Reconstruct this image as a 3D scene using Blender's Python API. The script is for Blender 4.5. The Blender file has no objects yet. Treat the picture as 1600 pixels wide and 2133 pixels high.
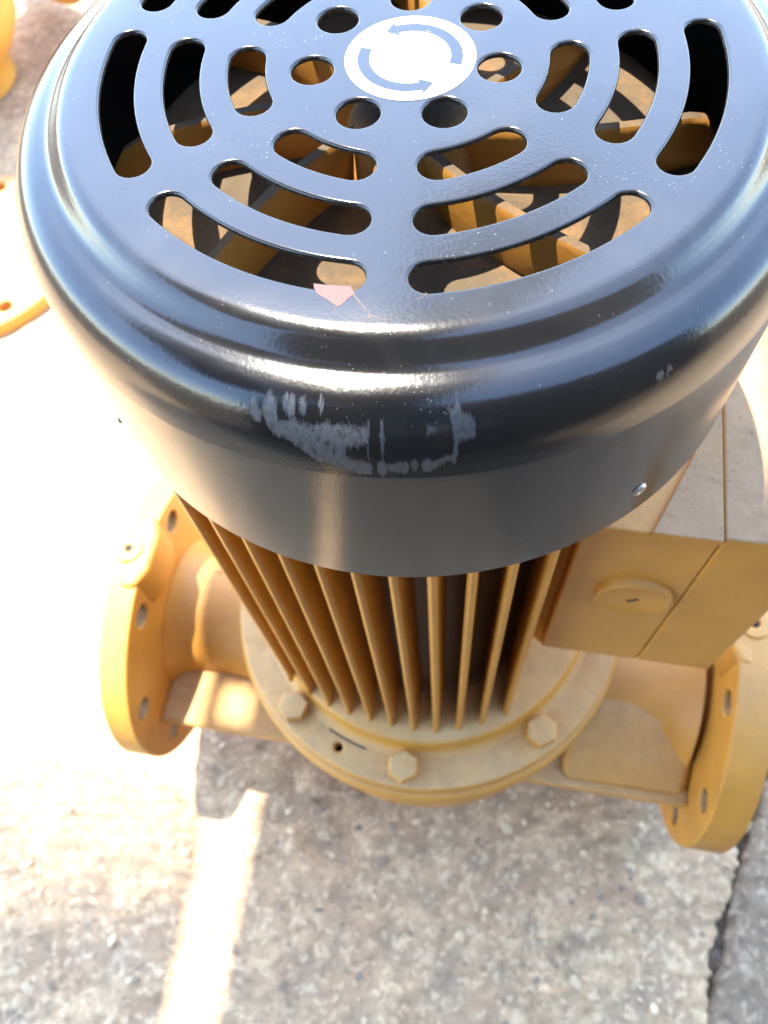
import bpy, bmesh, math, random
from math import sin, cos, pi, radians
from mathutils import Vector, Matrix, noise, Euler

random.seed(4)
scn = bpy.context.scene
COL = scn.collection
Z0 = 0.765            # height of the grille plate above the paving (all shapes below are written relative to the plate)

# ------------------------------------------------------------------ camera
cam_d = bpy.data.cameras.new("camera")
cam = bpy.data.objects.new("camera", cam_d)
COL.objects.link(cam)
scn.camera = cam
cam_d.sensor_fit = 'VERTICAL'
cam_d.sensor_height = 24.0
cam_d.sensor_width = 18.0
cam_d.lens = 1686.4 / 2133 * 24.0
cam_d.clip_start = 0.01
cam_d.clip_end = 500
rot = Matrix.Rotation(0.03132, 3, 'Z') @ Matrix.Rotation(0.47424, 3, 'X') @ Matrix.Rotation(-0.13827, 3, 'Z')
cam.matrix_world = Matrix.Translation((-0.01987, -0.25277, 0.16850 + Z0)) @ rot.to_4x4()
cam_d.dof.use_dof = True
cam_d.dof.focus_distance = 0.262
cam_d.dof.aperture_fstop = 8.6

# ------------------------------------------------------------------ light
SUN_AZ = radians(122.0)      # where the sun stands, measured from +x towards +y
SUN_EL = radians(74.0)
world = bpy.data.worlds.new("World")
scn.world = world
world.use_nodes = True
wn = world.node_tree
wn.nodes.clear()
sky = wn.nodes.new('ShaderNodeTexSky')
sky.sky_type = 'NISHITA'
sky.sun_disc = False
sky.sun_elevation = SUN_EL
sky.sun_rotation = radians(90) - SUN_AZ
sky.air_density = 1.0
sky.dust_density = 0.5
bg = wn.nodes.new('ShaderNodeBackground')
bg.inputs['Strength'].default_value = 0.15
wo = wn.nodes.new('ShaderNodeOutputWorld')
wn.links.new(sky.outputs[0], bg.inputs[0])
wn.links.new(bg.outputs[0], wo.inputs[0])
sun_d = bpy.data.lights.new("sun", 'SUN')
sun_d.energy = 2.0
sun_d.angle = radians(0.55)
sun_d.color = (1.0, 0.93, 0.80)
sun = bpy.data.objects.new("sun", sun_d)
COL.objects.link(sun)
sd = Vector((cos(SUN_EL) * cos(SUN_AZ), cos(SUN_EL) * sin(SUN_AZ), sin(SUN_EL)))
sun.rotation_euler = sd.to_track_quat('Z', 'Y').to_euler()
sun.location = sd * 5
scn.view_settings.view_transform = 'Standard'
scn.view_settings.look = 'None'
scn.view_settings.gamma = 1.0
scn.view_settings.use_curve_mapping = False
scn.view_settings.exposure = 3.45
scn.render.engine = 'CYCLES'
scn.cycles.max_bounces = 8

# ------------------------------------------------------------------ materials
class NT:
    def __init__(s, name):
        s.m = bpy.data.materials.new(name)
        s.m.use_nodes = True
        s.t = s.m.node_tree
        s.t.nodes.clear()
        s.out = s.t.nodes.new('ShaderNodeOutputMaterial')
        s.p = s.t.nodes.new('ShaderNodeBsdfPrincipled')
        s.t.links.new(s.p.outputs[0], s.out.inputs[0])
        s.tc = s.t.nodes.new('ShaderNodeTexCoord')
    def link(s, a, b): s.t.links.new(a, b)
    def noise(s, scale, detail=4, rough=0.5, vec=None, dist=0.0):
        n = s.t.nodes.new('ShaderNodeTexNoise')
        n.inputs['Scale'].default_value = scale
        n.inputs['Detail'].default_value = detail
        n.inputs['Roughness'].default_value = rough
        n.inputs['Distortion'].default_value = dist
        s.link(vec or s.tc.outputs['Object'], n.inputs['Vector'])
        return n.outputs['Fac']
    def voro(s, scale, feature='F1', vec=None, out='Distance', rnd=1.0):
        n = s.t.nodes.new('ShaderNodeTexVoronoi')
        n.feature = feature
        n.inputs['Scale'].default_value = scale
        n.inputs['Randomness'].default_value = rnd
        s.link(vec or s.tc.outputs['Object'], n.inputs['Vector'])
        return n.outputs[out]
    def ramp(s, fac, stops, interp='LINEAR'):
        n = s.t.nodes.new('ShaderNodeValToRGB')
        cr = n.color_ramp
        cr.interpolation = interp
        while len(cr.elements) < len(stops): cr.elements.new(0.5)
        for e, (pos, c) in zip(cr.elements, stops):
            e.position = pos
            e.color = (c, c, c, 1) if isinstance(c, (int, float)) else (*c, 1)
        s.link(fac, n.inputs[0])
        return n.outputs[0]
    def mix(s, fac, a, b, mode='MIX'):
        n = s.t.nodes.new('ShaderNodeMix')
        n.data_type = 'RGBA'
        n.blend_type = mode
        for inp, v in ((n.inputs[0], fac), (n.inputs[6], a), (n.inputs[7], b)):
            if isinstance(v, (int, float)): inp.default_value = v
            elif isinstance(v, tuple): inp.default_value = (*v, 1)
            else: s.link(v, inp)
        return n.outputs[2]
    def math(s, op, a, b=0.0, clamp=False):
        n = s.t.nodes.new('ShaderNodeMath')
        n.operation = op
        n.use_clamp = clamp
        for inp, v in ((n.inputs[0], a), (n.inputs[1], b)):
            if isinstance(v, (int, float)): inp.default_value = v
            else: s.link(v, inp)
        return n.outputs[0]
    def bump(s, h, strength, dist, normal=None):
        n = s.t.nodes.new('ShaderNodeBump')
        n.inputs['Strength'].default_value = strength
        n.inputs['Distance'].default_value = dist
        s.link(h, n.inputs['Height'])
        if normal: s.link(normal, n.inputs['Normal'])
        return n.outputs[0]
    def up(s):
        g = s.t.nodes.new('ShaderNodeNewGeometry')
        x = s.t.nodes.new('ShaderNodeSeparateXYZ')
        s.link(g.outputs['Normal'], x.inputs[0])
        return x.outputs[2]
    def scaled(s, sc):
        n = s.t.nodes.new('ShaderNodeMapping')
        n.inputs['Scale'].default_value = sc
        s.link(s.tc.outputs['Object'], n.inputs[0])
        return n.outputs[0]
    def attr(s, name):
        n = s.t.nodes.new('ShaderNodeAttribute')
        n.attribute_name = name
        return n.outputs['Fac']
    def set(s, **kw):
        for k, v in kw.items():
            inp = s.p.inputs[k.replace('_', ' ')]
            if isinstance(v, (int, float)): inp.default_value = v
            elif isinstance(v, tuple): inp.default_value = (*v, 1)
            else: s.link(v, inp)

def ochre(name, base=(0.58, 0.262, 0.038), dust=(0.50, 0.315, 0.135), amount=0.85, rough=0.35):
    n = NT(name)
    big = n.noise(14, 5, 0.6)
    fine = n.noise(420, 3, 0.6)
    paint = n.mix(n.ramp(n.noise(30, 4), [(0.3, 0.0), (0.75, 1.0)]), tuple(c * 0.88 for c in base), tuple(min(1, c * 1.08) for c in base))
    # settled dust: lies on faces that look up, thinner elsewhere
    u = n.ramp(n.up(), [(0.25, 0.06), (0.6, 0.35), (0.95, 1.0)])
    patch = n.ramp(big, [(0.30, 0.55), (0.62, 1.0)])
    stain = n.ramp(n.noise(48, 6, 0.7, dist=1.0), [(0.42, 0.0), (0.62, 1.0)])
    d = n.math('MULTIPLY', n.math('MULTIPLY', u, patch), amount)
    g = n.ramp(n.math('ADD', n.math('MULTIPLY', fine, 0.35), d), [(0.25, 0.0), (1.05, 1.0)])
    col = n.mix(g, paint, n.mix(fine, tuple(c * 0.9 for c in dust), tuple(min(1, c * 1.1) for c in dust)))
    col = n.mix(n.math('MULTIPLY', n.math('MULTIPLY', stain, g), 0.45), col, tuple(c * 0.55 for c in dust))
    # dark grit specks in the dust
    sp = n.ramp(n.voro(260), [(0.10, 1.0), (0.17, 0.0)])
    sp = n.math('MULTIPLY', n.math('MULTIPLY', sp, u), n.ramp(n.noise(60, 2), [(0.5, 0.0), (0.6, 0.8)]))
    col = n.mix(sp, col, (0.10, 0.065, 0.035))
    n.set(Base_Color=col, Roughness=n.ramp(g, [(0.0, 0.42), (0.8, 0.85)]), Specular_IOR_Level=0.45)
    bp = n.bump(fine, rough, 0.0005, n.bump(n.noise(150, 4, 0.65), rough, 0.0014))
    n.set(Normal=bp)
    return n.m

M = {}
M['ochre'] = ochre('ochre_paint')
M['ochre_top'] = ochre('ochre_paint_grimy', dust=(0.36, 0.225, 0.115), amount=1.1)
M['gap_shade'] = ochre('gap_shade_paint', base=(0.17, 0.08, 0.022), dust=(0.46, 0.29, 0.125), amount=0.9)  # darkened base paints in the shade between the fins and inside holes
M['fin'] = ochre('fin_paint', base=(0.52, 0.225, 0.028), amount=0.5)
M['ochre_clean'] = ochre('ochre_paint_clean', amount=0.35)
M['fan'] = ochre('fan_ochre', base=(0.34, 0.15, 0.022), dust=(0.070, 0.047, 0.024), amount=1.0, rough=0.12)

n = NT('black_enamel')
sc_a = n.attr('scuff')
base = n.mix(n.noise(6, 3), (0.006, 0.006, 0.0065), (0.010, 0.0095, 0.009))
sky_sheen = n.math('MULTIPLY', n.ramp(n.up(), [(0.955, 0.0), (0.999, 1.0)]), n.ramp(n.noise(16, 4), [(0.3, 0.7), (0.7, 1.0)]))
base = n.mix(sky_sheen, base, (0.025, 0.027, 0.031))  # pale blue-grey on level faces paints in the sky's sheen
# powdery dirt film
film = n.ramp(n.noise(22, 6, 0.65, dist=0.6), [(0.50, 0.0), (0.80, 0.07)])
base = n.mix(film, base, (0.16, 0.14, 0.12))
# pin-prick dust specks, two sizes
s1 = n.ramp(n.voro(620), [(0.06, 1.0), (0.11, 0.0)])
s1 = n.math('MULTIPLY', s1, n.ramp(n.noise(38, 3), [(0.55, 0.0), (0.68, 0.6)]))
s2 = n.ramp(n.voro(190), [(0.02, 1.0), (0.036, 0.0)])
sp = n.math('MAXIMUM', s1, n.math('MULTIPLY', s2, 0.45))
base = n.mix(sp, base, (0.42, 0.40, 0.36))
streak = n.noise(900, 4, 0.7, vec=n.scaled((1, 1, 0.12)))
scm = n.math('MULTIPLY', sc_a, n.ramp(streak, [(0.30, 0.2), (0.50, 1.0)]))
base = n.mix(scm, base, n.mix(streak, (0.05, 0.05, 0.05), (0.085, 0.086, 0.087)))
rg = n.ramp(n.noise(60, 4), [(0.3, 0.165), (0.7, 0.215)])
rg = n.mix(scm, rg, (0.62, 0.62, 0.62))
rg = n.mix(sp, rg, (0.8, 0.8, 0.8))
n.set(Base_Color=base, Roughness=rg, Specular_IOR_Level=0.56, Coat_Weight=0.03, Coat_IOR=1.5, Coat_Roughness=0.12)
n.set(Normal=n.bump(n.noise(800, 2, 0.5), 0.22, 0.0002, n.bump(n.noise(60, 2), 0.05, 0.001)))
M['black'] = n.m

n = NT('raw_cut_edge')
n.set(Base_Color=n.mix(n.ramp(n.noise(700, 4), [(0.45, 0.0), (0.75, 1.0)]), (0.022, 0.020, 0.016), (0.16, 0.13, 0.09)), Roughness=0.6)
n.set(Normal=n.bump(n.noise(900, 3), 0.5, 0.0004))
M['edge'] = n.m

n = NT('label_white')
n.set(Base_Color=n.mix(n.ramp(n.noise(180, 4), [(0.55, 0.0), (0.8, 0.5)]), (0.80, 0.79, 0.76), (0.68, 0.66, 0.6)), Roughness=0.35)
M['white'] = n.m
n = NT('label_arrow')
n.set(Base_Color=n.mix(n.ramp(n.noise(300, 3), [(0.70, 0.0), (0.8, 0.6)]), (0.015, 0.016, 0.018), (0.2, 0.2, 0.2)), Roughness=0.22, Specular_IOR_Level=0.8)
M['arrow'] = n.m
n = NT('red_primer')
n.set(Base_Color=n.mix(n.noise(500, 4), (0.070, 0.022, 0.016), (0.105, 0.038, 0.028)), Roughness=0.6)
M['primer'] = n.m
n = NT('crack_line')
n.set(Base_Color=n.mix(n.noise(900, 3), (0.02, 0.015, 0.012), (0.22, 0.14, 0.09)), Roughness=0.9)
M['crackm'] = n.m
n = NT('zinc_steel')
n.set(Base_Color=n.mix(n.noise(400, 3), (0.30, 0.28, 0.24), (0.62, 0.60, 0.55)), Metallic=0.8, Roughness=0.35)
M['zinc'] = n.m
n = NT('dark_recess')
n.set(Base_Color=(0.02, 0.018, 0.015), Roughness=0.8)
M['dark'] = n.m

def stone_mat(name, c0, c1, warm, cool, light, agg=0.8):
    n = NT(name)
    big = n.noise(10, 7, 0.7, dist=0.8)
    mid = n.noise(34, 8, 0.72, dist=0.2)
    col = n.mix(n.ramp(mid, [(0.30, 0.0), (0.72, 1.0)]), c0, c1)
    col = n.mix(n.ramp(big, [(0.42, 0.0), (0.62, 0.75)]), col, warm)
    grey = n.ramp(n.noise(19, 6, 0.7), [(0.50, 0.0), (0.66, 0.7)])
    col = n.mix(grey, col, cool)
    cell = n.t.nodes.new('ShaderNodeTexVoronoi')
    cell.inputs['Scale'].default_value = 75
    wv = n.t.nodes.new('ShaderNodeMix'); wv.data_type = 'VECTOR'
    nn = n.t.nodes.new('ShaderNodeTexNoise'); nn.inputs['Scale'].default_value = 70
    n.link(n.tc.outputs['Object'], nn.inputs['Vector'])
    wv.inputs[0].default_value = 0.018
    n.link(n.tc.outputs['Object'], wv.inputs[4]); n.link(nn.outputs['Color'], wv.inputs[5])
    n.link(wv.outputs[1], cell.inputs['Vector'])
    sep = n.t.nodes.new('ShaderNodeSeparateColor')
    n.link(cell.outputs['Color'], sep.inputs[0])
    inside = n.ramp(cell.outputs['Distance'], [(0.25, 1.0), (0.55, 0.0)])
    a = n.math('MULTIPLY', n.math('MULTIPLY', inside, n.ramp(sep.outputs[0], [(0.60, 0.0), (0.72, 1.0)])), agg)
    col = n.mix(a, col, n.ramp(sep.outputs[1], [(0.0, cool), (0.45, warm), (0.7, light), (1.0, light)], 'CONSTANT'))
    # finer grains
    c2 = n.t.nodes.new('ShaderNodeTexVoronoi'); c2.inputs['Scale'].default_value = 190
    n.link(wv.outputs[1], c2.inputs['Vector'])
    s2 = n.t.nodes.new('ShaderNodeSeparateColor'); n.link(c2.outputs['Color'], s2.inputs[0])
    col = n.mix(n.math('MULTIPLY', n.ramp(s2.outputs[0], [(0.76, 0.0), (0.88, 0.35)]), 1.0), col, light)
    col = n.mix(n.ramp(s2.outputs[2], [(0.84, 0.0), (0.92, 0.35)]), col, tuple(c * 0.6 for c in c0))
    n.set(Base_Color=col, Roughness=0.95, Specular_IOR_Level=0.15)
    n.set(Normal=n.bump(n.noise(380, 5, 0.7), 0.6, 0.0015, n.bump(mid, 0.35, 0.004)))
    return n.m
M['stone'] = stone_mat('rough_stone', (0.27, 0.190, 0.112), (0.70, 0.49, 0.275), (0.42, 0.270, 0.155), (0.29, 0.22, 0.145), (0.85, 0.65, 0.40), 0.36)
M['stone_grey'] = stone_mat('grey_stone', (0.17, 0.125, 0.080), (0.36, 0.265, 0.170), (0.26, 0.185, 0.115), (0.20, 0.155, 0.105), (0.60, 0.46, 0.30), 0.5)
M['soil'] = stone_mat('joint_soil', (0.06, 0.043, 0.028), (0.15, 0.11, 0.07), (0.12, 0.085, 0.055), (0.09, 0.07, 0.05), (0.25, 0.22, 0.18), 0.4)
n = NT('pale_chip')
n.set(Base_Color=n.mix(n.noise(90, 3), (0.48, 0.35, 0.21), (0.75, 0.58, 0.37)), Roughness=0.9, Specular_IOR_Level=0.15)
M['chip'] = n.m
n = NT('grey_chip')
n.set(Base_Color=n.mix(n.noise(90, 3), (0.2, 0.15, 0.1), (0.34, 0.26, 0.18)), Roughness=0.9, Specular_IOR_Level=0.15)
M['chip2'] = n.m
n = NT('leaf_green')
n.set(Base_Color=n.mix(n.noise(3, 3), (0.045, 0.085, 0.02), (0.085, 0.13, 0.035)), Roughness=0.5)
M['leaf'] = n.m
n = NT('bark')
n.set(Base_Color=n.mix(n.noise(20, 5), (0.09, 0.065, 0.045), (0.2, 0.16, 0.12)), Roughness=0.9)
M['bark'] = n.m

# ------------------------------------------------------------------ helpers
def link(o, parent=None):
    COL.objects.link(o)
    if parent is not None: o.parent = parent
    return o

def mk(name, verts, faces, mat, parent=None, smooth=True, mats=None, fmat=None, shift=True, angle=None, weighted=False):
    me = bpy.data.meshes.new(name)
    dz = Z0 if shift else 0.0
    me.from_pydata([(v[0], v[1], v[2] + dz) for v in verts], [], faces)
    me.update()
    bm = bmesh.new(); bm.from_mesh(me)
    bmesh.ops.recalc_face_normals(bm, faces=bm.faces) if not mats else None
    bm.to_mesh(me); bm.free()
    for m in (mats or [mat]): me.materials.append(m)
    if fmat: me.polygons.foreach_set('material_index', fmat)
    me.polygons.foreach_set('use_smooth', [bool(smooth)] * len(me.polygons))
    if smooth and angle: me.set_sharp_from_angle(angle=radians(angle))
    o = bpy.data.objects.new(name, me)
    if weighted:
        w = o.modifiers.new('wn', 'WEIGHTED_NORMAL'); w.keep_sharp = True; w.weight = 100
    return link(o, parent)

def bevel(o, w, seg=2, angle=35):
    b = o.modifiers.new('bevel', 'BEVEL')
    b.width = w; b.segments = seg; b.limit_method = 'ANGLE'; b.angle_limit = radians(angle)
    b.harden_normals = False
    for p in o.data.polygons: p.use_smooth = True
    o.data.set_sharp_from_angle(angle=radians(40))
    w = o.modifiers.new('wn', 'WEIGHTED_NORMAL'); w.keep_sharp = True
    return o

def lathe(profile, seg=96, a0=0.0, a1=2 * pi, M4=None, angs=None):
    full = angs is None and abs(a1 - a0 - 2 * pi) < 1e-6
    if angs is None:
        angs = [a0 + (a1 - a0) * i / seg for i in range(seg + (0 if full else 1))]
    elif abs(angs[-1] - angs[0]) > 2 * pi - 1e-3: raise ValueError
    V = []; F = []
    k = len(profile)
    for a in angs:
        for r, z in profile:
            v = Vector((r * cos(a), r * sin(a), z))
            V.append(M4 @ v if M4 else v)
    na = len(angs)
    for i in range(na if full else na - 1):
        j = (i + 1) % na
        for m in range(k - 1):
            F.append((i * k + m, j * k + m, j * k + m + 1, i * k + m + 1))
    return V, F

def smooth_profile(P, n=5):
    out = []
    for i in range(len(P) - 1):
        p0 = P[max(i - 1, 0)]; p1 = P[i]; p2 = P[i + 1]; p3 = P[min(i + 2, len(P) - 1)]
        for k in range(n):
            t = k / n
            out.append(tuple(0.5 * (2 * b + (c - a) * t + (2 * a - 5 * b + 4 * c - d) * t * t + (3 * b - a - 3 * c + d) * t ** 3)
                             for a, b, c, d in zip(p0, p1, p2, p3)))
    out.append(P[-1])
    return out

def filled(loops):
    """triangulated face between closed 2D loops (first is the outline) -> verts, tris"""
    bm = bmesh.new()
    es = []
    for L in loops:
        vs = [bm.verts.new((x, y, 0)) for x, y in L]
        for i in range(len(vs)): es.append(bm.edges.new((vs[i], vs[(i + 1) % len(vs)])))
    bm.verts.index_update()
    bmesh.ops.triangle_fill(bm, use_beauty=True, use_dissolve=False, edges=es)
    bm.verts.index_update()
    V = [(v.co.x, v.co.y) for v in bm.verts]
    F = [tuple(v.index for v in f.verts) for f in bm.faces]
    bm.free()
    return V, F

def plate(outer, holes, z0, z1, off, M4=None, holes3=False):
    """plate between z0 (top) and z1 (bottom) with rounded rims; outer(d)/holes[i](d) give loops moved outward by d"""
    b = off
    rings = [(0.0, 0.0), (0.38, 0.09), (0.72, 0.33), (0.94, 0.66), (1.0, 1.0)]
    V = []; F = []; FM = []
    def add(vs): 
        s = len(V); V.extend(vs); return s
    loops_t = [outer(-b)] + [h(b) for h in holes]
    v2, tri = filled(loops_t)
    s = add([(x, y, z0) for x, y in v2])
    for t in tri:
        a, c, d = [Vector(v2[i]) for i in t]
        if (c - a).cross(d - a) < 0: t = t[::-1]
        F.append(tuple(s + i for i in t)); FM.append(0)
    s2 = add([(x, y, z1) for x, y in v2])
    for t in tri:
        a, c, d = [Vector(v2[i]) for i in t]
        if (c - a).cross(d - a) > 0: t = t[::-1]
        F.append(tuple(s2 + i for i in t)); FM.append(0)
    # rims
    base = 0
    for li, fn in enumerate([outer] + list(holes)):
        sgn = 1 if li == 0 else -1
        cnt = len(loops_t[li])
        prev = list(range(s + base, s + base + cnt))
        for q, (k, dz) in enumerate(rings[1:]):
            L = fn(sgn * (-b + b * k))
            st = add([(x, y, z0 - b * dz) for x, y in L])
            cur = list(range(st, st + cnt))
            for i in range(cnt):
                j = (i + 1) % cnt
                f = (prev[i], cur[i], cur[j], prev[j])
                F.append(f if li == 0 else f[::-1]); FM.append(0)
            prev = cur
        L = fn(0.0)
        st = add([(x, y, z1) for x, y in fn(0.0)])
        cur = list(range(st, st + cnt))
        for i in range(cnt):
            j = (i + 1) % cnt
            f = (prev[i], cur[i], cur[j], prev[j])
            F.append(f if li == 0 else f[::-1]); FM.append(1)
        if holes3 and li > 0: FM[-cnt:] = [2] * cnt
        prev = cur
        bt = list(range(s2 + base, s2 + base + cnt))
        for i in range(cnt):
            j = (i + 1) % cnt
            f = (prev[i], bt[i], bt[j], prev[j])
            F.append(f if li == 0 else f[::-1]); FM.append(1)
        base += cnt
    if M4: V = [M4 @ Vector(v) for v in V]
    return V, F, FM

def circ(r, n=48, cx=0.0, cy=0.0):
    return lambda d: [(cx + (r + d) * cos(2 * pi * i / n), cy + (r + d) * sin(2 * pi * i / n)) for i in range(n)]

def slot(r, w, e, th, n=14):
    def fn(d):
        ww = w + d; P = []
        for i in range(n * 2): t = -e + 2 * e * i / (n * 2); P.append(((r + ww) * cos(th + t), (r + ww) * sin(th + t)))
        for i in range(n): k = pi * i / n; P.append((r * cos(th + e) + ww * cos(th + e + k), r * sin(th + e) + ww * sin(th + e + k)))
        for i in range(n * 2): t = e - 2 * e * i / (n * 2); P.append(((r - ww) * cos(th + t), (r - ww) * sin(th + t)))
        for i in range(n): k = pi + pi * i / n; P.append((r * cos(th - e) + ww * cos(th - e + k), r * sin(th - e) + ww * sin(th - e + k)))
        return P
    return fn

def box(x0, x1, y0, y1, z0, z1):
    V = [(x, y, z) for z in (z0, z1) for y in (y0, y1) for x in (x0, x1)]
    F = [(0, 2, 3, 1), (4, 5, 7, 6), (0, 1, 5, 4), (2, 6, 7, 3), (0, 4, 6, 2), (1, 3, 7, 5)]
    return V, F

def prism(poly, z0, z1):
    n = len(poly)
    V = [(x, y, z0) for x, y in poly] + [(x, y, z1) for x, y in poly]
    F = [tuple(range(n))[::-1], tuple(range(n, 2 * n))] + [(i, (i + 1) % n, n + (i + 1) % n, n + i) for i in range(n)]
    return V, F

def join(*parts):
    V = []; F = []
    for v, f in parts:
        s = len(V); V += list(v); F += [tuple(s + i for i in q) for q in f]
    return V, F

def xf(M4, VF): return [M4 @ Vector(v) for v in VF[0]], VF[1]
YAW = radians(-15.0)
RZ = Matrix.Rotation(YAW, 4, 'Z')          # the pipe axis lies along local x of this frame

# ------------------------------------------------------------------ the pump
pump = bpy.data.objects.new("inline_pump", None)
pump.empty_display_size = 0.1
link(pump)
pump['label'] = "ochre inline pump with glossy black slotted fan cowl, filling the middle of the paving"
pump['category'] = "pump"
pump['group'] = "ochre inline pumps on the paving"

# --- fan cowl: one pressed sheet, slotted top and lathe-turned shell
PHASE = -1.28110
S7 = 2 * pi / 7
holes = []
for k in range(7):
    th = PHASE + k * S7
    holes.append(slot(0.05284, 0.00609, 0.21492, th, 9))
    holes.append(slot(0.07453, 0.00593, 0.28727, th, 12))
    holes.append(slot(0.09600, 0.00569, 0.32786, th, 14))
    holes.append(circ(0.00696, 32, 0.03115 * cos(th), 0.03115 * sin(th)))
azs = []
a = -180.0
while a < 180.0 - 1e-6:
    azs.append(radians(a)); a += 0.16 if -120 <= a < -60 else 1.0
NA = len(azs)
outer = lambda d: [((0.1102) * cos(t), (0.1102) * sin(t)) for t in azs]
PROF = [(.1102,0),(.1122,-.0002),(.1142,-.0007),(.1160,-.0016),(.1176,-.0031),(.1192,-.0048),(.1208,-.0063),(.1224,-.0072),(.1242,-.0077),(.1268,-.0083),(.1298,-.0094),(.1328,-.0114),(.1355,-.0148),(.1379,-.0198),(.1393,-.026),(.14,-.034)]
prof = smooth_profile(PROF, 7) + [(.14, -.034 - .0385 * i / 8) for i in range(1, 9)] + [(.14, -.1078), (.1397, -.1087), (.139, -.109), (.1384, -.1086), (.1382, -.1), (.1382, -.033), (.1365, -.0205), (.131, -.0125), (.1225, -.0092), (.1170, -.0045), (.1102, -.0016)]
top_loops = [outer(0)] + [h(0.0009) for h in holes]
b = 0.0009
Vp, Fp, FMp = plate(outer, holes, 0.0, -0.0016, b)
# drop the plate's own outer rim: keep it, it is hidden inside the shell fold; shell follows
SH = []; SF = []
kp = len(prof)
for t in azs:
    for r, z in prof: SH.append((r * cos(t), r * sin(t), z))
for i in range(NA):
    j = (i + 1) % NA
    for m in range(kp - 1):
        SF.append((i * kp + m, i * kp + m + 1, j * kp + m + 1, j * kp + m))
s = len(Vp)
V = list(Vp) + SH
F = list(Fp) + [tuple(s + i for i in f) for f in SF]
FM = FMp + [0] * len(SF)
me = bpy.data.meshes.new("fan_cowl")
me.from_pydata([(x, y, z + Z0) for x, y, z in V], [], F)
me.materials.append(M['black']); me.materials.append(M['edge'])
me.polygons.foreach_set('material_index', FM)
bm = bmesh.new(); bm.from_mesh(me)
bmesh.ops.remove_doubles(bm, verts=bm.verts, dist=0.00002)
bmesh.ops.recalc_face_normals(bm, faces=[f for f in bm.faces])
bm.to_mesh(me); bm.free()
me.polygons.foreach_set('use_smooth', [True] * len(me.polygons))
SCUFF = [[[-113.1,-11.3],[-112.5,-10.3],[-111.6,-10.8],[-111.2,-16.0],[-109.3,-14.7],[-107.2,-15.4],[-105.7,-14.3],[-103.1,-14.2],[-101.9,-14.8],[-100.4,-14.0],[-100.6,-18.5],[-101.7,-20.0],[-103.0,-20.0],[-103.4,-23.6],[-102.5,-26.2],[-101.7,-25.2],[-100.3,-27.4],[-100.6,-31.8],[-102.3,-31.4],[-103.9,-29.8],[-105.2,-28.6],[-106.8,-27.3],[-108.0,-24.8],[-109.2,-22.3],[-110.0,-20.3],[-111.6,-20.3],[-112.2,-18.7],[-112.8,-15.8],[-113.1,-13.3]],[[-114.7,-11.6],[-114.2,-11.5],[-114.0,-13.2],[-113.3,-14.2],[-113.4,-16.7],[-114.1,-17.1],[-114.7,-14.8]],[[-110.8,-10.5],[-110.3,-9.9],[-109.3,-10.1],[-109.1,-15.1],[-109.5,-15.3],[-110.0,-13.3],[-110.5,-12.7]],[[-108.8,-10.5],[-108.5,-10.0],[-108.0,-10.6],[-107.8,-12.2],[-108.3,-12.7],[-108.7,-11.7]],[[-106.5,-10.1],[-106.1,-9.9],[-105.8,-10.8],[-105.9,-11.9],[-106.2,-11.4]],[[-99.6,-25.6],[-98.8,-25.5],[-98.6,-28.9],[-99.1,-32.5],[-99.8,-30.8]],[[-98.6,-27.1],[-96.3,-25.5],[-96.0,-28.0],[-96.4,-31.1],[-98.4,-29.8]],[[-95.8,-25.5],[-95.2,-25.2],[-95.0,-27.7],[-95.5,-30.3],[-95.8,-28.0]],[[-94.5,-25.0],[-93.9,-24.4],[-93.4,-25.9],[-91.1,-23.7],[-90.8,-19.2],[-91.0,-14.5],[-91.2,-12.2],[-91.6,-10.3],[-91.1,-11.5],[-90.0,-9.6],[-89.9,-11.6],[-88.3,-13.6],[-88.5,-18.3],[-90.5,-19.2],[-90.4,-22.5],[-90.8,-27.6],[-91.4,-25.7],[-93.4,-29.3],[-94.3,-30.5],[-94.6,-27.8]],[[-100.6,-12.9],[-100.4,-12.9],[-100.6,-24.3],[-100.7,-24.3]],[[-99.1,-12.8],[-98.9,-12.8],[-98.7,-16.8],[-99.1,-26.3],[-99.1,-20.6],[-99.2,-16.3]],[[-93.9,-14.5],[-93.6,-14.2],[-92.7,-14.7],[-92.8,-15.4],[-93.6,-15.8],[-93.9,-17.0]],[[-66.2,-17.4],[-65.5,-16.1],[-65.0,-17.0],[-65.2,-18.8],[-65.9,-18.4]],[[-64.8,-17.2],[-64.1,-16.2],[-63.8,-17.3],[-64.4,-18.4]]]
def inside(P, x, y):
    c = False; j = len(P) - 1
    for i in range(len(P)):
        xi, yi = P[i]; xj, yj = P[j]
        if (yi > y) != (yj > y) and x < (xj - xi) * (y - yi) / (yj - yi) + xi: c = not c
        j = i
    return c
att = me.attributes.new('scuff', 'FLOAT', 'POINT')
vals = [0.0] * len(me.vertices)
for v in me.vertices:
    x, y, z = v.co.x, v.co.y, (v.co.z - Z0) * 1000
    if z > -6.5 or z < -36 or math.hypot(x, y) < 0.126: continue
    az = math.degrees(math.atan2(y, x))
    if not -118 < az < -60: continue
    hits = 0
    for q in range(3):
        # streaky ragged edges running down the skirt
        jz = 1.5 * noise.noise((az * 5.5, q * 7.0, z * 0.12)) + 1.1 * noise.noise((az * 16, q, 3))
        ja = 0.12 * noise.noise((az * 2, z * 1.5, q))
        if any(inside(P, az + ja, z + jz) for P in SCUFF): hits += 1
    vals[v.index] = hits / 3
att.data.foreach_set('value', vals)
cowl = bpy.data.objects.new("fan_cowl", me)
link(cowl, pump)
w = cowl.modifiers.new('wn', 'WEIGHTED_NORMAL'); w.weight = 100; w.keep_sharp = True
cowl['label'] = "glossy black pressed steel fan cowl with rings of curved slots, a grey scuff on its front"

def flat(name, poly, z, th, mat, parent):
    V, F = prism(poly, z, z + th)
    return mk(name, V, F, mat, parent, smooth=False)

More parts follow.
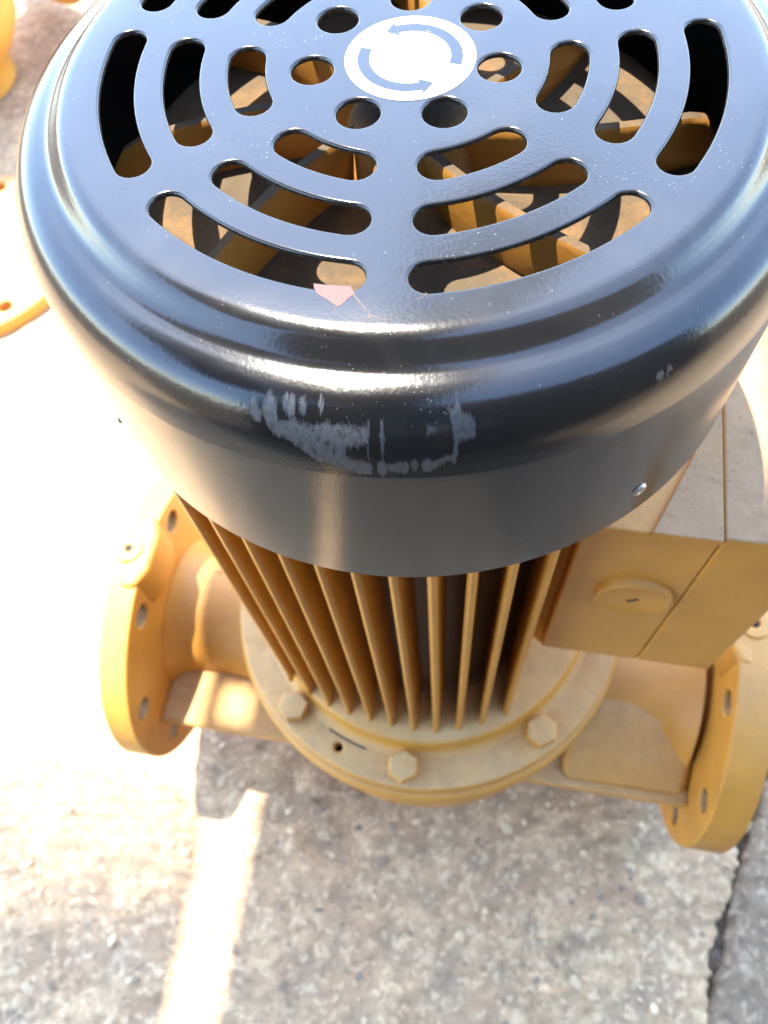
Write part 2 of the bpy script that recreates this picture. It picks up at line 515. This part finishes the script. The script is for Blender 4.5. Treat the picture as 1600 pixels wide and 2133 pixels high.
flat('paint_chip', [(-.0354, -.0938), (-.0330, -.0945), (-.0290, -.0955), (-.0254, -.0962), (-.0249, -.0975), (-.0244, -.0990), (-.0262, -.1003), (-.0278, -.1020), (-.0291, -.1029), (-.0304, -.1019), (-.0318, -.1001), (-.0333, -.0988), (-.0346, -.0975), (-.0353, -.0955)], 0.00003, 0.00006, M['primer'], cowl)['label'] = "salmon red primer showing where paint has chipped off"
def crack(pts, w, parent, z=0.00005):
    V = []; F = []
    pts2 = []
    for a, c in zip(pts, pts[1:]):
        for k in range(4):
            t = k / 4; pts2.append((a[0] + (c[0] - a[0]) * t + random.uniform(-1, 1) * .00012, a[1] + (c[1] - a[1]) * t + random.uniform(-1, 1) * .00012))
    pts2.append(pts[-1])
    for i, p in enumerate(pts2):
        q = pts2[min(i + 1, len(pts2) - 1)]; o = pts2[max(i - 1, 0)]
        d = Vector((q[0] - o[0], q[1] - o[1])).normalized(); nn = Vector((-d.y, d.x)) * w * random.uniform(.5, 1.2)
        V += [(p[0] + nn.x, p[1] + nn.y, z), (p[0] - nn.x, p[1] - nn.y, z)]
    for i in range(len(pts2) - 1): F.append((2 * i, 2 * i + 1, 2 * i + 3, 2 * i + 2))
    return V, F
V, F = join(crack([(-.0247, -.0991), (-.0232, -.1025), (-.0211, -.106), (-.0209, -.1074), (-.0188, -.1082), (-.0165, -.1098)], .00016, cowl),
            crack([(-.0209, -.1074), (-.0218, -.1086), (-.0226, -.1096)], .00009, cowl),
            crack([(-.0051, -.1017), (-.0062, -.1030), (-.0078, -.1033)], .00012, cowl),
            crack([(-.0296, -.1024), (-.0302, -.1035), (-.0308, -.1042)], .00012, cowl))
mk('paint_crack', V, F, M['crackm'], cowl, smooth=False)
# pop rivets round the skirt
for k, az in enumerate((-61.5, 28.5, 118.5, 208.5)):
    A = Matrix.Rotation(radians(az), 4, 'Z') @ Matrix.Translation((0.1399, 0, -0.0887)) @ Matrix.Rotation(pi / 2, 4, 'Y')
    Vr, Fr = lathe([(0.0, 0.0003), (0.0007, 0.0003), (0.0012, 0.0009), (0.0019, 0.0012), (0.0026, 0.0009), (0.0030, 0.0)], 20, M4=A)
    rv = mk('rivet', Vr, Fr, M['zinc'], cowl)

# --- rotation label
lx, ly = 0.00117, -0.00157
Vl, Fl = prism([(lx + 0.02145 * cos(2 * pi * i / 96), ly + 0.02145 * sin(2 * pi * i / 96)) for i in range(96)], 0.00002, 0.00022)
lab = mk('rotation_label', Vl, Fl, M['white'], pump, smooth=False)
lab['label'] = "round white label with two curved arrows at the centre of the grille"
for base in (0, 180):
    a0, a1 = (-25, 100) if base == 0 else (153, 276)
    at = 114.5 if base == 0 else 293
    N = 24
    P = [(0.0173, a0 + (a1 - a0) * i / N) for i in range(N + 1)] + [(0.0190, a1 + 1), (0.0156, at), (0.0116, a1 + 1)] + [(0.0133, a1 - (a1 - a0) * i / N) for i in range(N + 1)]
    poly = [(lx + r * cos(radians(t)), ly + r * sin(radians(t))) for r, t in P]
    flat('arrow', poly, 0.0002, 0.0001, M['arrow'], lab)

# --- fan seen through the slots
fan = mk('fan', *lathe([(0.0, -.016), (.012, -.0165), (.019, -.019), (.0225, -.026), (.026, -.038), (.034, -.043), (.106, -.048), (.1105, -.0485), (.1115, -.0500), (.1105, -.0525), (.03, -.053), (.0, -.053)], 96), M['fan'], pump, angle=50)
NB = 8
for k in range(NB):
    th = radians(-104 + 360 / NB * k)
    V = []; F = []
    NS = 14
    for i in range(NS + 1):
        r = 0.018 + (0.1105 - 0.018) * i / NS
        top = -0.021 - 0.007 * (i / NS) ** 1.5 - (0.010 if i == NS else 0.002 if i == NS - 1 else 0)
        bend = 0.026 * (i / NS) ** 2 - .006
        for (off, z) in ((-.0034, -.050), (-.0026, top - .0020), (-.0016, top - .0004), (.0016, top - .0004), (.0026, top - .0020), (.0034, -.050)):
            V.append((r, off + bend, z))
    for i in range(NS):
        for m in range(5):
            F.append((i * 6 + m, (i + 1) * 6 + m, (i + 1) * 6 + m + 1, i * 6 + m + 1))
    F.append(tuple(range(NS * 6, NS * 6 + 6)))
    V, F = xf(Matrix.Rotation(th, 4, 'Z'), (V, F))
    mk('fan_blade', V, F, M['fan'], fan, angle=40)

# --- motor body, fins
body = mk('motor_body', *lathe([(0.0, -.092), (.06, -.092), (.130, -.094), (.1345, -.097), (.1345, -.100), (.0900, -.102), (.0900, -.444), (.0955, -.4495)], 128), M['gap_shade'], pump, angle=45)  # wide top disc added to block sun leaking down past the fan
shield = mk('end_shield', *lathe([(.0940, -.4490), (.112, -.4560), (.1288, -.4605), (.1312, -.4622), (.1322, -.4655), (.1326, -.4735), (.1352, -.4790), (.1400, -.4812), (.1400, -.4830)], 128), M['ochre'], pump, angle=60)
TIPS = [(-.0958, .0975), (-.0787, .1055), (-.0616, .1122), (-.0445, .1164), (-.0274, .1190), (-.0103, .1206), (.0068, .1212), (.0239, .1200), (.0410, .1155), (.0581, .1085), (.0752, .0985)]
def fin(pos, tip, quarter):
    root = -.055 if abs(pos) < .07 else -.030
    pr = [(pos - .0031, root), (pos - .0024, -tip + .003), (pos - .0017, -tip + .0008), (pos, -tip), (pos + .0017, -tip + .0008), (pos + .0024, -tip + .003), (pos + .0031, root)]
    V = []; F = []
    zs = (-.100, -.440, -.452, -.4615)
    for i, z in enumerate(zs):
        for m, (x, y) in enumerate(pr):
            V.append((x, y - (0.0025 if i == 3 and 0 < m < 6 else 0), z))
    for i in range(len(zs) - 1):
        for m in range(6): F.append((i * 7 + m, i * 7 + m + 1, (i + 1) * 7 + m + 1, (i + 1) * 7 + m))
    F.append(tuple(range(7)))
    T = RZ @ Matrix.Rotation(quarter * pi / 2, 4, 'Z')
    mk('cooling_fin', *xf(T, (V, F)), M['fin'], body, angle=50)
for pos, tip in TIPS: fin(pos, tip, 0)                 # fins that point to the viewer
for q in (2, 3):                                       # those at the back and on the left side
    for pos, tip in TIPS[1:]: fin(pos if q == 2 else -pos, tip + .004, q)
# --- motor flange with real bolt holes
hl = [circ(0.0035, 24, 0.1487 * cos(radians(t)), 0.1487 * sin(radians(t))) for t in (-125, 55)]
V, F, FM = plate(circ(0.1625, 160), [circ(0.120, 96)] + hl, -.482, -.500, .0025)
ring = mk('motor_flange', V, F, None, pump, mats=[M['ochre'], M['ochre']], fmat=FM, weighted=True)
ring['label'] = "dusty round bolted flange under the cooling fins"
for t in (-125, 55):
    mk('tapped_hole', *lathe([(0.0, -.497), (0.0036, -.497), (0.0036, -.4845)], 20, M4=Matrix.Translation((0.1487 * cos(radians(t)), 0.1487 * sin(radians(t)), 0))), M['dark'], ring)
# recessed joint line and small machined notch at the spigot
V, F = lathe([(.1400, -.4819), (.1400, -.4810), (.1414, -.4810), (.1414, -.4819)], 20, radians(-130.5), radians(-117.0))
mk('notch', V, F, M['dark'], ring, smooth=False)
for k in range(8):
    t = radians(-104.1 + 44.2 * k if k < 7 else -104.1 - 39.4)
    c = (0.1472 * cos(t), 0.1472 * sin(t))
    rad = 0.0125
    V = []; F = []
    for z, rr, nn in ((-.4822, rad, 0), (-.4730, rad, 0), (-.4712, rad * .92, 0)):
        for i in range(6):
            q = 2 * pi * i / 6 + 0.35 + k
            V.append((c[0] + rr * cos(q), c[1] + rr * sin(q), z))
    for s_ in (0, 6):
        for i in range(6): F.append((s_ + i, s_ + (i + 1) % 6, s_ + 6 + (i + 1) % 6, s_ + 6 + i))
    F.append(tuple(range(12, 18)))
    bo = mk('hex_bolt', V, F, M['ochre'], ring, smooth=False)
    bevel(bo, .0009, 3)
# --- pump casing under the motor
cas = mk('pump_casing', *lathe([(.02, -.5005), (.158, -.5005), (.1650, -.5015), (.1672, -.5045), (.1672, -.5185), (.1652, -.5215), (.160, -.524), (.152, -.53), (.150, -.545), (.156, -.575), (.158, -.62), (.150, -.66), (.125, -.70), (.10, -.715), (.10, -.765), (.0, -.765)], 128), M['ochre_clean'], pump, angle=60)

def pt(prof, u0, u1, M4=None, seg=64):
    pass
AX = RZ @ Matrix.Translation((0, -0.010, -0.600)) @ Matrix.Rotation(pi / 2, 4, 'Y')   # local z -> pipe axis u
def tube(name, prof, seg=80, **kw):
    return mk(name, *lathe(prof, seg, M4=AX), M['ochre_clean'], pump, angle=50, **kw)
tube('suction_pipe', [(.074, -.2425), (.066, -.236), (.060, -.226), (.0575, -.21), (.0575, -.19), (.060, -.165), (.070, -.13), (.085, -.10)])
tube('discharge_pipe', [(.085, .240), (.080, .232), (.073, .222), (.069, .20), (.067, .185), (.070, .16), (.080, .12), (.098, .09)])

def pipe_flange(u0, u1, name):
    """u0 = outer face, u1 = face turned to the pump"""
    sgn = 1 if u1 > u0 else -1
    hs = [circ(.0105, 28, .1215 * cos(radians(22.5 + 45 * k)), .1215 * sin(radians(22.5 + 45 * k))) for k in range(8)] + [circ(.055, 64)]
    th = abs(u1 - u0)
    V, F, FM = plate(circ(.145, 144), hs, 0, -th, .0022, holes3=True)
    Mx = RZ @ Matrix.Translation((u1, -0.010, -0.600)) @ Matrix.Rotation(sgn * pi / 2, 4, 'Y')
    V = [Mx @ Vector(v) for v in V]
    fl = mk(name, V, F, None, pump, mats=[M['ochre_clean'], M['ochre_clean'], M['gap_shade']], fmat=FM, weighted=True)  # hole walls take the painted-in shade colour
    return fl
fl1 = pipe_flange(-.268, -.243, 'pipe_flange')
fl2 = pipe_flange(.277, .247, 'pipe_flange')
# gauge-port bosses on top of both rims
for u, v, fl, zt in ((-.2585, -.009, fl1, -.4515), (.2595, .000, fl2, -.4530)):
    T = RZ @ Matrix.Translation((u, v, 0))
    V, F, FM = plate(circ(.0125, 40), [circ(.0034, 20)], zt, -.50, .0018)
    V = [T @ Vector(q) for q in V]
    bs = mk('gauge_boss', V, F, None, fl, mats=[M['ochre_clean'], M['ochre_clean']], fmat=FM, weighted=True)
    mk('port_hole', *lathe([(0.0, zt - .0014), (.0034, zt - .0014), (.0034, zt - .0019)], 18, M4=T), M['dark'], fl)
    # lug fairing the boss into the rim
    w1 = .0225 if u < 0 else -.0200
    V, F = prism([(0, -.034), (w1 * .62, -.034), (w1, -.016), (w1, .016), (w1 * .62, .034), (0, .034)], -.505, zt - .0022)
    lg = mk('boss_lug', *xf(T, (V, F)), M['ochre_clean'], fl)
    bevel(lg, .005, 4)

# --- casing webs: the two flat shelves left and right of the casing
for (u0, u1) in ((-.2435, -.10), (.10, .2475)):
    V, F = box(u0, u1, -.122, .108, -.612, -.600)
    wv = mk('casing_web', *xf(RZ, (V, F)), M['ochre'], pump, smooth=False)
    bevel(wv, .003, 3)
V, F = box(-.2435, -.105, .012, .019, -.60, -.548)
rb = mk('pipe_rib', *xf(RZ, (V, F)), M['ochre'], pump, smooth=False)
bevel(rb, .002, 3)
# wedge gussets on the discharge side
V = [(.135, -.118, -.600), (.246, -.118, -.600), (.135, -.070, -.545), (.246, -.060, -.555), (.135, -.02, -.535), (.246, -.0, -.545), (.246, -.02, -.60), (.135, -.02, -.60)]
gu = mk('gusset', *xf(RZ, (V, [(0, 1, 3, 2), (2, 3, 5, 4), (0, 2, 4, 7), (1, 6, 5, 3), (4, 5, 6, 7), (0, 7, 6, 1)])), M['ochre'], pump, smooth=False)
bevel(gu, .008, 3)

# --- terminal box
tb_poly = [(.0950, -.0703), (.1530, -.0703), (.1530, .0700), (.150, .0700), (.128, .0350), (.128, -.052), (.121, -.0703)]
V, F = prism([(.090, -.0703), (.1532, -.0703), (.1532, .072), (.090, .072)], -.372, -.184)
V2, F2 = prism([(.1205, -.0703), (.1532, -.0703), (.1532, .095), (.150, .095), (.1400, -.0260)], -.184, -.180)
tb = mk('terminal_box', *xf(RZ, join((V, F))), M['ochre_clean'], pump, smooth=False)
bevel(tb, .0015, 2)
tb['label'] = "dusty ochre terminal box on the motor's right side with a round plug in its face"
V, F = prism([(.1209, -.0715), (.1532, -.0715), (.1532, .1000), (.1520, .1000), (.1395, -.0260)], -.1845, -.1800)
tt = mk('box_top', *xf(RZ, (V, F)), M['ochre_top'], tb, smooth=False); bevel(tt, .0008, 2)
V, F = prism([(.1538, -.0703), (.1990, -.0703), (.2010, -.0683), (.2010, .0980), (.1538, .1000)], -.3718, -.1802)
ld = mk('box_lid', *xf(RZ, (V, F)), M['ochre_top'], tb, smooth=False); bevel(ld, .0020, 3)
V, F = prism([(.078, -.050), (.0955, -.062), (.0955, .06), (.078, .05)], -.400, -.11)
pd = mk('box_pedestal', *xf(RZ, (V, F)), M['ochre_clean'], tb, smooth=False); bevel(pd, .002, 2)
A = RZ @ Matrix.Translation((.1280, -.0703, -.2595)) @ Matrix.Rotation(pi / 2, 4, 'X')
pl = mk('blanking_plug', *lathe([(0.0, .0036), (.0172, .0036), (.0186, .0046), (.0200, .0046), (.0208, .0036), (.0210, -.001)], 64, M4=A), M['ochre_clean'], tb, angle=60)
V, F = box(-.0035, .0035, -.0012, .0012, .0034, .0038)
mk('plug_slot', *xf(A @ Matrix.Rotation(radians(40), 4, 'Z'), (V, F)), M['dark'], pl, smooth=False)

# ------------------------------------------------------------------ paving
def relief(x, y, amp=1.0):
    h = 0.0060 * noise.noise((x * 9, y * 9, 1.0))
    h += 0.0034 * noise.noise((x * 34, y * 34, 2.0))
    h += 0.0024 * noise.noise((x * 95, y * 95, 3.0))
    c = noise.noise((x * 150, y * 150, 7.0))
    h += 0.0022 * max(0.0, c - 0.1) - 0.0020 * max(0.0, -c - 0.25)
    return h * amp
CR = [(.62, .40), (.52, .20), (.43, .02), (.3511, -.1359), (.3387, -.1596), (.306, -.2092), (.2822, -.2481), (.2606, -.2898), (.2513, -.3142), (.232, -.3411), (.2196, -.3611), (.17, -.45), (.10, -.60)]
def crack_x(y):
    for (xa, ya), (xb, yb) in zip(CR, CR[1:]):
        if yb <= y <= ya: return xb + (xa - xb) * (y - yb) / (ya - yb)
    return CR[0][0] + (y - CR[0][1]) * .55 if y > CR[0][1] else CR[-1][0] + (y - CR[-1][1]) * .45
def edge(y, side):
    j = 0.012 * noise.noise((y * 18, side * 9.0, 0)) + 0.009 * noise.noise((y * 60, side * 5.0, 4)) + .005 * noise.noise((y * 170, side * 3., 4))
    wd = 0.0035 + 0.004 * noise.noise((y * 12, 3.0, side))
    return crack_x(y) + j - wd if side < 0 else crack_x(y) + j * .5 + wd

def slab(name, side, xs_far, mat, y0, y1, dy, zoff, amp):
    ys = []
    y = y0
    while y < y1:
        ys.append(y); y += dy if y < .15 else dy * (1 + (y - .15) * 6)
    ys.append(y1)
    V = []; F = []
    ts = [0, .004, .010, .018] + [.018 + 1.0 * (i / 330) ** 1.25 * abs(xs_far) for i in range(1, 331)]
    if side > 0: ts = [0, .004, .010, .018] + [.018 + 1.0 * (i / 150) ** 1.4 * abs(xs_far) for i in range(1, 151)]
    n = len(ts) + 2
    for y in ys:
        e = edge(y, side)
        V.append((e, y, zoff - .045)); V.append((e, y, zoff - .012))
        for t in ts:
            x = e + side * t
            d = min(1.0, t / .018)
            drop = -.007 * (1 - d) ** 2 * (1 + 1.2 * noise.noise((x * 60, y * 60, 0)))
            V.append((x, y, zoff + relief(x, y, amp) + drop))
    for i in range(len(ys) - 1):
        for m in range(n - 1):
            q = (i * n + m, i * n + m + 1, (i + 1) * n + m + 1, (i + 1) * n + m)
            F.append(q if side > 0 else q[::-1])
    me = bpy.data.meshes.new(name)
    me.from_pydata(V, [], F)
    me.materials.append(mat)
    me.polygons.foreach_set('use_smooth', [True] * len(me.polygons))
    return link(bpy.data.objects.new(name, me), paving)

g = mk('ground', [(-60, -60, -.021), (60, -60, -.021), (60, 60, -.021), (-60, 60, -.021)], [(0, 1, 2, 3)], M['soil'], None, smooth=False, shift=False)
g['kind'] = 'structure'
paving = bpy.data.objects.new('pavement', None); link(paving)
paving['kind'] = 'structure'
s1 = slab('stone_slab', -1, 3.2, M['stone'], -.62, 3.0, .0026, -.004, 1.0)
s1['label'] = "broad pinkish beige rough stone slab under the pump"
s2 = slab('stone_slab', 1, 1.8, M['stone_grey'], -.62, 3.0, .0034, -.009, 1.0)
s2['label'] = "smoother grey stone slab right of the crack"

# loose chips and aggregate lying proud of the slab
protos = []
for q in range(7):
    bm = bmesh.new()
    bmesh.ops.create_icosphere(bm, subdivisions=1, radius=1.0)
    for v in bm.verts:
        v.co *= 1 + .45 * noise.noise(v.co * 1.3 + Vector((q * 5.1, 0, 0)))
        v.co.z *= .5
        if v.co.z > .3: v.co.z = .3 + (v.co.z - .3) * .3
    me = bpy.data.meshes.new('stone_chip'); bm.to_mesh(me); bm.free()
    me.materials.append(M['chip'] if q < 4 else M['chip2'])
    protos.append(me)
rc = random.Random(11)
pts = [(600, 0), ]
n_ch = 0
while n_ch < 300:
    x = rc.uniform(-.52, .34); y = rc.uniform(-.40, .02)
    if x > crack_x(y) - .01: continue
    if math.hypot(x, y) < .11: continue
    sz = rc.choice((.0014, .0018, .0022, .0028, .0036, .0046)) * rc.uniform(.8, 1.25)
    o = bpy.data.objects.new('stone_chip', rc.choice(protos)); link(o, s1)
    o.location = (x, y, -.004 + relief(x, y) + sz * .05)
    o.rotation_euler = (rc.uniform(-.4, .4), rc.uniform(-.4, .4), rc.uniform(0, 6.28))
    o.scale = (sz * rc.uniform(.8, 1.7), sz, sz * rc.uniform(.7, 1.1))
    n_ch += 1

# ------------------------------------------------------------------ the second pump behind, mostly out of frame
def copy_tree(o, parent=None):
    c = o.copy(); COL.objects.link(c)
    if parent is not None: c.parent = parent
    for ch in [k for k in o.children]: copy_tree(ch, c)
    return c
nb = copy_tree(pump)
nb.location = (-.735, 1.22, 0.0)
nb.rotation_euler = (0, 0, radians(65))
nb['label'] = "second ochre pump behind, only a sliver showing at the photo's upper left corner"

# ochre blind flange lying flat on the slab, left of the pump
Mf = Matrix.Translation((-.650, .760, .020 - Z0)) @ Matrix.Rotation(radians(9), 4, 'Z')
V, F, FM = plate(circ(.175, 120), [circ(.011, 24, .145 * cos(radians(22.5 + 45 * k)), .145 * sin(radians(22.5 + 45 * k))) for k in range(8)], 0, -.022, .004)
bfl = mk('blind_flange', [Mf @ Vector(v) for v in V], F, None, None, mats=[M['ochre'], M['ochre']], fmat=FM, weighted=True)
bfl['label'] = "sunlit ochre disc lying flat on the ground at the photo's left edge"
bfl['category'] = "flange"

# ------------------------------------------------------------------ unseen boards added out of frame to cast the shadows and darken reflections
SV = Vector((-cos(SUN_AZ) * 0 + cos(SUN_AZ) / math.tan(SUN_EL), sin(SUN_AZ) / math.tan(SUN_EL), 1.0))   # metres sideways per metre up, towards the sun
n = NT('dark_blocker_timber')
n.set(Base_Color=n.mix(n.noise(8, 5, vec=n.scaled((1, 12, 1))), (0.020, 0.016, 0.013), (0.045, 0.036, 0.028)), Roughness=0.7)
M['blocker_timber'] = n.m
light_blocker = bpy.data.objects.new("unseen_light_blocker", None); link(light_blocker)
light_blocker['label'] = "dark timber lean-to shed with a slatted roof, behind the photographer's back"
light_blocker['category'] = "light_blocker"
HR = 2.25
YW = -1.05
for k in range(17):
    x = -1.0 + k * .2
    mk('blocker_board', *box(x + .004, x + .196, YW - .025, YW - (.0 if k % 2 else .006), 0.0, HR - .02), M['blocker_timber'], light_blocker, smooth=False, shift=False)
def shade_slat(ground_quad):
    off = SV * HR
    V, F = prism([(x + off.x, y + off.y) for x, y in ground_quad], HR, HR + .022)
    mk('blocker_slat', V, F, M['blocker_timber'], light_blocker, smooth=False, shift=False)
dxy = Vector((-.237, -.971))
def strip(n0, n1, t0, t1):
    # ground strip: n measured sideways from the pump axis (to the left), t along the stripe
    nn = Vector((-.971, .237))
    P = [nn * a + dxy * b for a, b in ((n0, t0), (n1, t0), (n1, t1), (n0, t1))]
    if (P[1] - P[0]).cross(P[2] - P[0]) < 0: P = P[::-1]
    shade_slat([(p.x, p.y) for p in P])
for a, b_, t0, t1 in ((.085, .129, .02, .01), (.131, .159, .141, .141), (.161, .174, .0, .0), (-.017, .083, .10, -.05),
        (-.052, -.019, .227, .15), (-.088, -.053, .264, .227), (-.157, -.089, .286, .264), (-.225, -.158, .262, .284), (-.262, -.226, .222, .262), (-.295, -.263, .14, .222),
        (-.50, -.297, -1.2, -1.2), (-.68, -.502, -1.2, -1.2)):
    nn = Vector((-.971, .237))
    P = [nn * u + dxy * v for u, v in ((a, t0), (b_, t1), (b_, 1.6), (a, 1.6))]
    P = [(p.x, p.y) for p in P]
    shade_slat(P)
    pass
shade_slat([tuple(Vector((-.971, .237)) * u + dxy * v) for u, v in ((.131, .0), (.159, .0), (.159, .106), (.131, .106))])
tq = .125
while tq < 1.6:
    k = min(1.0, max(0.0, (tq - .12) / .26))
    wd_ = .003 + .0105 * k
    shade_slat([tuple(Vector((-.971, .237)) * u + dxy * v) for u, v in ((.228, tq), (1.1, tq + .12), (1.1, tq + .12 + wd_), (.228, tq + wd_))])
    tq += .015
for x in (-.95, 2.3):
    mk('blocker_post', *box(x - .045, x + .045, YW + .01, YW + .10, 0, HR), M['blocker_timber'], light_blocker, smooth=False, shift=False)
